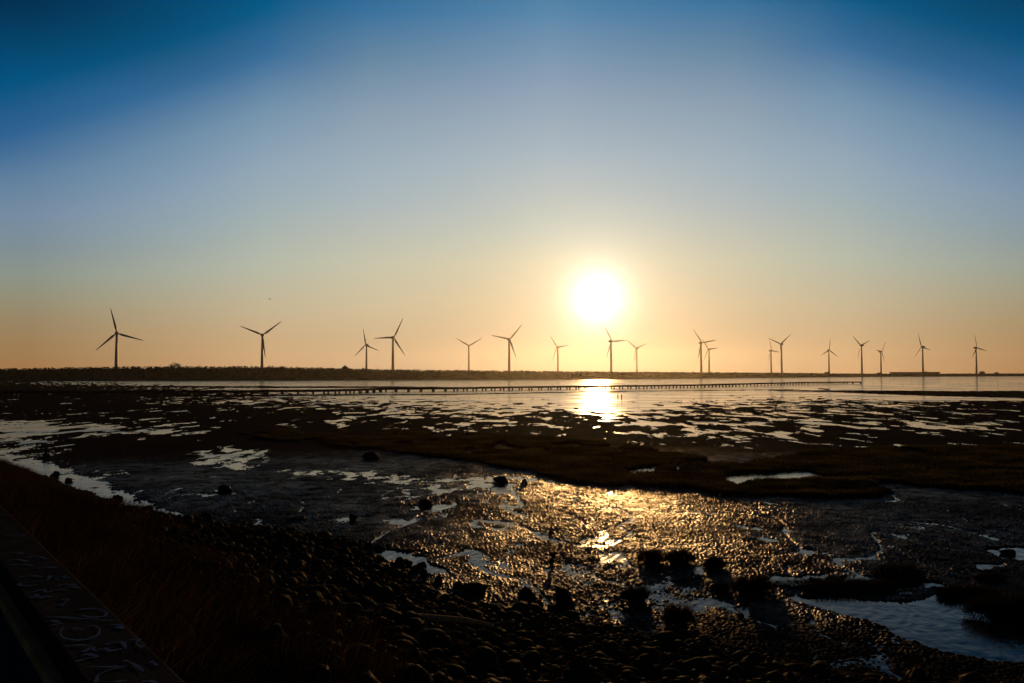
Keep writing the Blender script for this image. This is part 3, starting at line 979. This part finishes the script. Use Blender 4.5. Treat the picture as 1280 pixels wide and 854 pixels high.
mb = MB(); mb.box((0, 0, zt * .8), (1.2, .1, .1)); mb.build('crossarm', M_STEEL, g)

# ------------------------------------------------------------------ wind turbines
RB = 35.5


def blade_mesh():
    st = [(0.8, .95, .95, .0), (3, 1.1, .95, .1), (6, 1.95, .75, .35), (9, 2.1, .55, .4), (16, 1.65, .38, .32), (24, 1.15, .24, .24), (31, .75, .14, .16), (34.6, .42, .08, .1), (RB, .1, .03, .0)]
    v, f = [], []
    n = 12
    for k, (r, ch, th, off_) in enumerate(st):
        tw = R(18) * (1 - r / RB) ** 1.5
        for j in range(n):
            w_ = 2 * math.pi * j / n
            x_, y_ = math.cos(w_) * ch * .5 * 1.5 + off_, math.sin(w_) * th * .5 * (1 + .3 * math.cos(w_))
            v.append((x_ * math.cos(tw) - y_ * math.sin(tw), x_ * math.sin(tw) + y_ * math.cos(tw) - .0009 * r * r, r))
    for k in range(len(st) - 1):
        for j in range(n):
            f.append((k * n + j, k * n + (j + 1) % n, (k + 1) * n + (j + 1) % n, (k + 1) * n + j))
    f.append(tuple(range(n))[::-1]); f.append(tuple((len(st) - 1) * n + j for j in range(n)))
    me = bpy.data.meshes.new('blade'); me.from_pydata(v, [], f); me.update()
    for p in me.polygons: p.use_smooth = True
    me.materials.append(M_BLADE)
    return me


def egg_mesh(name, prof, n=20):
    """body of revolution about local y"""
    v, f = [], []
    for y_, r in prof:
        for j in range(n):
            w_ = 2 * math.pi * j / n
            v.append((math.cos(w_) * r, y_, math.sin(w_) * r))
    for k in range(len(prof) - 1):
        for j in range(n):
            f.append((k * n + j, (k + 1) * n + j, (k + 1) * n + (j + 1) % n, k * n + (j + 1) % n))
    f.append(tuple(range(n))); f.append(tuple((len(prof) - 1) * n + j for j in range(n))[::-1])
    me = bpy.data.meshes.new(name); me.from_pydata(v, [], f); me.update()
    for p in me.polygons: p.use_smooth = True
    me.materials.append(M_STEEL)
    return me


BLADE = blade_mesh()
NAC = egg_mesh('nacelle', [(-1.6, 2.2), (0, 2.7), (2.5, 2.75), (5, 2.2), (7.5, 1.2), (8.6, .2)])
HUB = egg_mesh('hub', [(-4.3, .1), (-4.0, .8), (-3.2, 1.5), (-2.2, 1.95), (-1.55, 2.05)])
DOOR = None
TUR = [
    (146, 416.5, 31.8, 1.00, 106, 'leftmost turbine, one blade pointing up and one drooping to each side'),
    (328, 419, 29.0, 1.00, 52, 'tall turbine second from the left, two blades raised like a Y'),
    (457, 431.3, 21.7, .80, 110, 'small turbine close to the left of a taller one, one blade up'),
    (492.2, 422, 27.2, .92, 26, 'tall turbine with one blade lying level to the left, beside a small one'),
    (586, 432.3, 18.6, 1.00, 60, 'hazy small turbine showing two blades raised like a shallow V'),
    (637.2, 424.2, 25.1, .94, 40, 'tall turbine in the middle of the shore, a blade reaching up right'),
    (696.2, 434, 19.1, .78, 84, 'lone small turbine on the left side of the sun glow'),
    (765, 426.5, 22.7, .76, 86, 'turbine under the sun with one blade level to the right'),
    (795, 435.5, 17.2, .86, 70, 'short turbine right beside the one under the sun'),
    (877.4, 428.5, 22.1, .78, 80, 'taller turbine of the close pair right of the sun'),
    (885.1, 436.6, 17.2, .74, 86, 'shorter turbine of the close pair right of the sun'),
    (964.9, 438.5, 16.3, .60, 96, 'shorter turbine whose level blade points into its taller neighbour'),
    (975.5, 430.1, 19.6, .80, 54, 'turbine with a clear Y of blades beside a shorter one'),
    (1036.8, 437.8, 15.5, .78, 4, 'turbine with one blade straight up, standing next to a hut'),
    (1075.4, 431.8, 18.3, .64, 74, 'turbine behind the far end of the boardwalk'),
    (1102.2, 439.6, 15.6, .48, 36, 'smallest turbine, narrow rotor, left of the long low building'),
    (1151.6, 433.7, 18.2, .60, 104, 'turbine rising behind the long low building'),
    (1221.4, 434.8, 17.7, .56, 102, 'rightmost turbine, standing alone beside a gabled hut'),
]
for i, (hx, hy, rpx, c_, ph, lab) in enumerate(TUR):
    D = RB * F / rpx
    hub = at_y(hx, hy, D)
    bz = 2.6
    yaw = math.acos(min(c_, 1)) * (1 if i % 2 else -1)
    view = -math.atan2(hub[0], hub[1])
    g = empty('wind_turbine', (hub[0], hub[1], bz))
    tag(g, lab, 'wind turbine', 'wind turbines along the far shore')
    hz = hub[2] - bz
    rot = Matrix.Rotation(view + yaw, 3, 'Z')
    ax = rot @ Vector((0, 1, 0))
    tw_off = ax * 3.2                                     # the tower stands behind the rotor plane
    mb = MB()
    mb.tube([(tw_off.x, tw_off.y, -1), (tw_off.x, tw_off.y, hz * .33), (tw_off.x, tw_off.y, hz * .66), (tw_off.x, tw_off.y, hz - .5)], [2.5, 2.2, 1.85, 1.45], 20)
    tw = mb.build('tower', M_STEEL, g, True)
    dz = MB(); dz.box((tw_off.x, tw_off.y - 2.05, 1.2), (.9, .12, 2.2)); dz.build('door', M_TIMBER, tw)
    for nm, me in (('nacelle', NAC), ('hub', HUB)):
        o = link(nm, me, None, g)
        o.location = Vector((0, 0, hz)) + ax * 2.4
        o.rotation_euler.z = view + yaw
    for b in range(3):
        o = link('blade', BLADE, None, g)
        o.matrix_local = Matrix.Translation(Vector((0, 0, hz)) - ax * .2) @ (rot @ Matrix.Rotation(R(ph + 120 * b), 3, 'Y')).to_4x4()

# ------------------------------------------------------------------ boardwalk
BW = [(-160, 494.6), (60, 494), (200, 493.3), (300, 492.8), (400, 492), (440, 491), (480, 489.4), (560, 488.6), (640, 487.1), (740, 485.8), (800, 485.0),
      (880, 483.8), (920, 482.4), (1010, 480.0), (1060, 479.5), (1076, 479.5)]
bp = np.array([at(a, b)[:2] for a, b in BW])
bo = np.array([bp[0, 0], bp[0, 1], 0])
walk = empty('boardwalk', bo)
tag(walk, 'long low timber boardwalk on short piles crossing the flooded flat', 'boardwalk')
seg = np.linalg.norm(np.diff(bp, axis=0), axis=1)
cum = np.concatenate([[0], np.cumsum(seg)])


def along(s):
    return np.array([np.interp(s, cum, bp[:, 0]), np.interp(s, cum, bp[:, 1])])


mb, ed = MB(), MB()
for k in range(len(bp) - 1):
    a, b = bp[k] - bo[:2], bp[k + 1] - bo[:2]
    c_ = (a + b) / 2; an = math.atan2(*(b - a)[::-1])
    L_ = np.linalg.norm(b - a)
    mb.box((c_[0], c_[1], .76 + .002 * (k % 2)), (L_ + .5, 1.9, .22), an)
    nrm = np.array([-math.sin(an), math.cos(an)])
    for sd in (-.8, .8):
        ed.box((c_[0] + nrm[0] * sd, c_[1] + nrm[1] * sd, .52 + .002 * (k % 2)), (L_ + .3, .14, .25), an)
    for sd in (-.9, .9):
        ed.box((c_[0] + nrm[0] * sd, c_[1] + nrm[1] * sd, .91 + .002 * (k % 2)), (L_ + .3, .1, .07), an)
mb.build('deck', M_TIMBER, walk); ed.build('side_beam', M_TIMBER, walk)
spots = np.arange(.6, cum[-1], 3.5)
print('piles', len(spots))
spots = spots[np.array([abs(along(s)[0]) < along(s)[1] * .68 + 3 for s in spots])]
dist = [np.linalg.norm(along(s)) for s in spots]
order = np.argsort(dist)
pm = MB()
pm.box((0, 0, .52), (.5, 2.0, .16))
for sd in (-.75, .75): pm.tube([(0, sd, -.5), (0, sd, .45)], [.25, .23], 8)
pile_me = None
rest = MB()
for j, i in enumerate(order):
    p = along(spots[i]); q_ = along(min(spots[i] + .3, cum[-1] + 0)) - along(spots[i] - .3)
    an = math.atan2(q_[1], q_[0])
    if j < 99:
        if pile_me is None:
            o = pm.build('pile_bent', M_TIMBER, walk); pile_me = o.data
        else:
            o = link('pile_bent', pile_me, None, walk)
        o.location = (p[0] - bo[0], p[1] - bo[1], 0); o.rotation_euler.z = an
    else:
        m_ = Matrix.Rotation(an, 3, 'Z')
        off = len(rest.v)
        rest.v += [tuple(m_ @ Vector(v) + Vector((p[0] - bo[0], p[1] - bo[1], 0))) for v in pm.v]
        rest.f += [tuple(off + k for k in f) for f in pm.f]
if rest.v:
    tag(rest.build('far_pile_bents', M_TIMBER, walk), kind='stuff')


# ------------------------------------------------------------------ stakes, posts, bird, driftwood
def stake(px_, py_, hpx, wm, lab, notch=False, group=None, lean=0.0, name='wooden_stake'):
    g = at(px_, py_)
    mpp = g[1] / F
    hh = hpx * mpp
    o = MB()
    gz = -.15
    o.tube([(0, 0, gz), (lean * hh * .5, 0, hh * .5), (lean * hh, .0, hh)], [wm * .55, wm * .5, wm * .42], 9)
    if notch:
        o.tube([(lean * hh * .75, -.01, hh * .50), (lean * hh * .8 + wm * .25, -.02, hh * .66), (lean * hh, -.01, hh * .84)], [wm * .5, wm * .85, wm * .5], 9)
    ob = o.build(name, M_TIMBER, None, True)
    ob.location = (g[0], g[1], 0)
    tag(ob, lab, 'stake', group)
    return ob


stake(772.3, 498.2, 5.4, .14, 'plain straight post, left one of the pair in the sun glint', group='posts in the sun glint')
stake(777.0, 498.8, 6.0, .17, 'thicker knobbly post, right one of the pair in the sun glint', True, 'posts in the sun glint')
for k in range(16):
    px_ = 1088 + k * 12.3 + RNG.uniform(-4, 4)
    stake(px_, RNG.uniform(478.0, 481.5), RNG.uniform(2.5, 4), .07, 'thin dark stake standing in the shallow water right of the boardwalk end', group='stakes in the shallows', lean=RNG.uniform(-.12, .12))
stake(945, 483.6, 3.2, .2, 'short stake beside the far stretch of the boardwalk', lean=.05)
# a stump with weed hung on it
g = at(691, 705)
root = empty('weedy_stump', (g[0], g[1], 0)); tag(root, 'leaning stump with a clump of weed on top in the golden mud', 'stump')
mb = MB(); mb.tube([(-.03, 0, -.1), (-.01, 0, .12), (.03, 0, .17), (.03, 0, .21)], [.05, .042, .04, .034], 9); mb.build('stem', M_TIMBER, root, True)
v, f = stone_verts(77, 3, .35, .7); v = v * np.array([.085, .06, .075]) + np.array([.0, 0, .20])
link('weed_clump', mesh_np('weed_clump', v, None, f, True), M_ROOT, root)
g = at(688, 668)
v, f = stone_verts(78, 3, .35, .9); v = v * np.array([.06, .05, .06])
o = link('mud_lump', mesh_np('mud_lump', v, None, f, True), M_ROCK); o.location = (g[0], g[1], .06)
tag(o, 'small dark lump on the golden mud beyond the leaning stump', 'lump')
# driftwood in the far shallows
g = at(1030, 487.2)
root = empty('driftwood_log', (g[0], g[1], 0)); tag(root, 'driftwood log stranded in the shallows below the end of the boardwalk', 'driftwood')
mb = MB(); mb.tube([(-1.7, 0, .35), (-.3, .1, .22), (1.6, .2, .08)], [.1, .16, .13], 9); mb.build('log', M_TIMBER, root, True)
mb = MB(); mb.tube([(-.9, .02, .28), (-1.1, .1, .6)], [.07, .03], 7); mb.build('branch', M_TIMBER, root, True)
# driftwood on the cobbles
g3 = at(545, 806, .9)
gz = float(ground_z([g3[0]], [g3[1]])[0])
root = empty('bleached_log', (g3[0], g3[1], gz)); tag(root, 'long bleached log lying across the dark cobbles', 'driftwood')
mb = MB(); mb.tube([(-.75, .1, .12), (-.2, .02, .13), (.35, -.02, .10), (.7, -.1, .06)], [.03, .04, .036, .022], 9); mb.build('log', M_RAIL, root, True)

# bird
b3 = at_y(337.3, 374, 150)
root = empty('flying_bird', tuple(b3)); tag(root, 'tiny dark bird flying in the clear sky above the left turbines', 'bird')
bm_ = egg_mesh('body', [(-.20, .015), (-.15, .05), (0, .07), (.12, .045), (.2, .03), (.28, .01)], 10); bm_.materials.clear()
link('body', bm_, M_BIRD, root).rotation_euler.z = R(60)
for sd in (-1, 1):
    mb = MB(); i = 0
    top = [(0, -.07, .02), (0, .09, .02), (.25 * sd, .08, .14), (.25 * sd, -.05, .14), (.55 * sd, .0, .10), (.55 * sd, -.03, .10)]
    mb.v += top + [(x_, y_, z_ - .015) for x_, y_, z_ in top]
    for f in ((0, 1, 2, 3), (3, 2, 4, 5)):
        mb.f.append(f); mb.f.append(tuple(6 + k for k in f)[::-1])
    for a, b in ((0, 1), (1, 2), (2, 4), (4, 5), (5, 3), (3, 0)):
        mb.f.append((a, 6 + a, 6 + b, b))
    w_ = mb.build('wing', M_BIRD, root); w_.rotation_euler.z = R(60 - 90 + 60)

# ------------------------------------------------------------------ light: sun, sky
sd_ = ray(747, 373); sd_ = sd_ / np.linalg.norm(sd_)
SUN_EL, SUN_AZ = math.asin(sd_[2]), math.atan2(sd_[0], sd_[1])
print('sun elevation', math.degrees(SUN_EL), 'azimuth', math.degrees(SUN_AZ))
ld = bpy.data.lights.new('sun', 'SUN')
ld.energy = 4.0
ld.angle = R(.55)
ld.color = (1.0, .52, .17)
sun = bpy.data.objects.new('sun', ld); COL.objects.link(sun)
sun.rotation_euler = Vector(sd_).to_track_quat('Z', 'Y').to_euler()
sun.location = (0, 0, 60)

W = bpy.data.worlds.new('World'); SC.world = W
W.use_nodes = True
nt = W.node_tree; N, L = nt.nodes, nt.links
bg = N['Background']


def mth(op, a, b=None, c=None):
    x = N.new('ShaderNodeMath'); x.operation = op
    for i, v in enumerate((a, b, c)):
        if v is None: continue
        if isinstance(v, (int, float)): x.inputs[i].default_value = v
        else: L.new(v, x.inputs[i])
    return x.outputs[0]


tc = N.new('ShaderNodeTexCoord')
sx = N.new('ShaderNodeSeparateXYZ'); L.new(tc.outputs['Generated'], sx.inputs[0])
el = mth('MULTIPLY', mth('ARCSINE', sx.outputs[2]), 180 / math.pi)
azn = mth('MULTIPLY', mth('ARCTAN2', sx.outputs[0], sx.outputs[1]), 180 / math.pi)
daz = mth('ABSOLUTE', mth('SUBTRACT', azn, 2.8))
# elevation -> ramp coordinate: the first 30 degrees get most of the range
tt_ = mth('DIVIDE', mth('MAXIMUM', el, 0.0), 90.0)


def ramp(stops, fac=None, raw=False):
    r = N.new('ShaderNodeValToRGB'); r.color_ramp.interpolation = 'LINEAR'
    es = r.color_ramp.elements
    for i, (e_, c_) in enumerate(stops):
        x = es[i] if i < 2 else es.new(e_ / 90)
        x.position = e_ / 90; x.color = (*(c_ if raw else lin(c_)), 1)
    L.new(tt_ if fac is None else fac, r.inputs['Fac'])
    return r.outputs['Color']


SKY_A = [(0, (187, 161, 131)), (2, (195, 171, 138)), (5, (210, 192, 156)), (8, (209, 202, 172)), (10, (195, 200, 183)), (15, (170, 185, 192)), (20, (140, 161, 183)), (25, (84, 133, 169)),
         (32, (22, 66, 112)), (45, (10, 38, 76)), (90, (5, 20, 46))]
SKY_B = [(e_ * .955, c_) for e_, c_ in [(0, (200, 157, 113)), (2.2, (199, 166, 124)), (5, (193, 178, 146)), (8, (180, 185, 167)), (12.4, (156, 174, 180)), (15, (144, 166, 183)), (18.8, (114, 146, 172)), (22.3, (54, 109, 154)), (25.2, (0, 90, 137)),
         (32, (0, 50, 96)), (45, (2, 30, 62)), (90 / .955, (5, 20, 46))]]
SKY_E = [(e_ * .98, c_) for e_, c_ in [(0, (194, 159, 122)), (2.2, (198, 169, 131)), (5, (202, 186, 152)), (8, (196, 194, 170)), (12.4, (169, 182, 186)), (15, (157, 175, 187)), (18.8, (135, 157, 176)), (22.3, (97, 133, 161)), (25.2, (52, 112, 157)),
         (32, (14, 58, 104)), (45, (6, 34, 70)), (90 / .98, (5, 20, 46))]]
# away from the sun the deep blue reaches lower down and the horizon dims
SKY_FAR = [(0, (.60, .49, .34)), (5, (.55, .60, .61)), (8, (.58, .62, .70)), (13, (.74, .80, .88)), (18, (.80, .86, .90)), (22, (.55, .56, .55)), (30, (.4, .45, .5)), (90, (1, 1, 1))]


def mixc(f, a, b, mode='MIX'):
    x = N.new('ShaderNodeMix'); x.data_type = 'RGBA'; x.blend_type = mode; x.clamp_factor = True
    for s_, v in ((x.inputs[0], f), (x.inputs[6], a), (x.inputs[7], b)):
        if isinstance(v, float): s_.default_value = v
        elif isinstance(v, tuple): s_.default_value = (*v, 1)
        else: L.new(v, s_)
    return x.outputs[2]


def mapr(v, a, b, c=0., d=1., smooth=False):
    x = N.new('ShaderNodeMapRange')
    if smooth: x.interpolation_type = 'SMOOTHSTEP'
    L.new(v, x.inputs[0])
    for i, k in enumerate((a, b, c, d)): x.inputs[1 + i].default_value = k
    return x.outputs[0]


sky = N.new('ShaderNodeTexSky'); sky.sky_type = 'NISHITA'; sky.sun_disc = False
sky.sun_elevation = SUN_EL; sky.sun_rotation = SUN_AZ
ca = mixc(mapr(daz, 0, 13), ramp(SKY_A), ramp(SKY_E))
drop = mth('MULTIPLY', mth('MULTIPLY', mth('MAXIMUM', mth('SUBTRACT', daz, 20.0), 0.0), .45), mapr(el, 3, 14, smooth=True))
drop = mth('MINIMUM', drop, 11.0)
el_w = mth('DIVIDE', mth('MAXIMUM', mth('ADD', el, drop), 0.0), 90.0)
far_side = mixc(mapr(daz, 20, 34), (1.0, 1.0, 1.0), ramp(SKY_FAR, None, True))
cb = mixc(1.0, mixc(mapr(daz, 13, 20), ca, ramp(SKY_B, el_w)), far_side, 'MULTIPLY')
nish = N.new('ShaderNodeVectorMath'); nish.operation = 'SCALE'; L.new(sky.outputs[0], nish.inputs[0]); nish.inputs[3].default_value = .016
cc = mixc(mapr(daz, 38, 95, smooth=True), cb, nish.outputs[0])
# thin streaks of cloud low on the left
ws = N.new('ShaderNodeTexNoise'); ws.inputs['Scale'].default_value = 1.0; ws.inputs['Detail'].default_value = 4
cx = N.new('ShaderNodeCombineXYZ'); L.new(mth('MULTIPLY', azn, .11), cx.inputs[0]); L.new(mth('MULTIPLY', mth('ADD', el, mth('MULTIPLY', azn, .055)), 1.6), cx.inputs[1])
L.new(cx.outputs[0], ws.inputs['Vector'])
band = mth('MULTIPLY', mapr(el, 2.0, 3.2, smooth=True), mapr(el, 5.2, 3.9, smooth=True))
side = mapr(azn, -14, -24, smooth=True)
stre = mth('MULTIPLY', mth('MULTIPLY', mapr(ws.outputs['Fac'], .50, .72, 0, .10), band), side)
cc = mixc(stre, cc, (.85, .55, .34))
# glow round the sun
dt = N.new('ShaderNodeVectorMath'); dt.operation = 'DOT_PRODUCT'
L.new(tc.outputs['Generated'], dt.inputs[0]); dt.inputs[1].default_value = tuple(sd_)
th = mth('MULTIPLY', mth('ARCCOSINE', mth('MINIMUM', dt.outputs['Value'], 1.0)), 180 / math.pi)


def lobe(ampl, width, p, col):
    e_ = mth('MULTIPLY', mth('EXPONENT', mth('MULTIPLY', mth('POWER', mth('DIVIDE', th, width), p), -1.0)), ampl)
    s_ = N.new('ShaderNodeVectorMath'); s_.operation = 'SCALE'; s_.inputs[0].default_value = col
    L.new(e_, s_.inputs[3])
    return s_.outputs[0]


tot = cc
for args in ((30., .8, 3, (1, .88, .66)), (1.35, 1.6, 1.7, (1, .95, .78)), (.46, 3.2, 1.25, (1, .93, .73))):
    x = N.new('ShaderNodeVectorMath'); x.operation = 'ADD'
    L.new(tot, x.inputs[0]); L.new(lobe(*args), x.inputs[1]); tot = x.outputs[0]
L.new(tot, bg.inputs['Color'])
bg.inputs['Strength'].default_value = 1.0

# ------------------------------------------------------------------ haze
mb = MB(); mb.box((0, 0, 55), (8000, 8000, 118))
hm = bpy.data.materials.new('haze'); hm.use_nodes = True
hn = hm.node_tree; hn.nodes.remove(hn.nodes['Principled BSDF'])
pv = hn.nodes.new('ShaderNodeVolumePrincipled')
pv.inputs['Color'].default_value = (.95, .92, .85, 1)
pv.inputs['Density'].default_value = .17e-4
pv.inputs['Anisotropy'].default_value = .84
hn.links.new(pv.outputs['Volume'], hn.nodes['Material Output'].inputs['Volume'])
hz_ = mb.build('haze', hm)
tag(hz_, 'thin golden evening haze over the whole tidal flat', 'haze', kind='stuff')

# ------------------------------------------------------------------ render settings
SC.view_settings.view_transform = 'Standard'
SC.view_settings.look = 'None'
SC.view_settings.exposure = 0
SC.view_settings.gamma = 1
SC.render.engine = 'CYCLES'
SC.cycles.use_denoising = True
SC.cycles.max_bounces = 6
SC.cycles.transparent_max_bounces = 8
SC.cycles.sample_clamp_indirect = 6
SC.cycles.sample_clamp_direct = 30
SC.cycles.caustics_reflective = False
SC.cycles.caustics_refractive = False
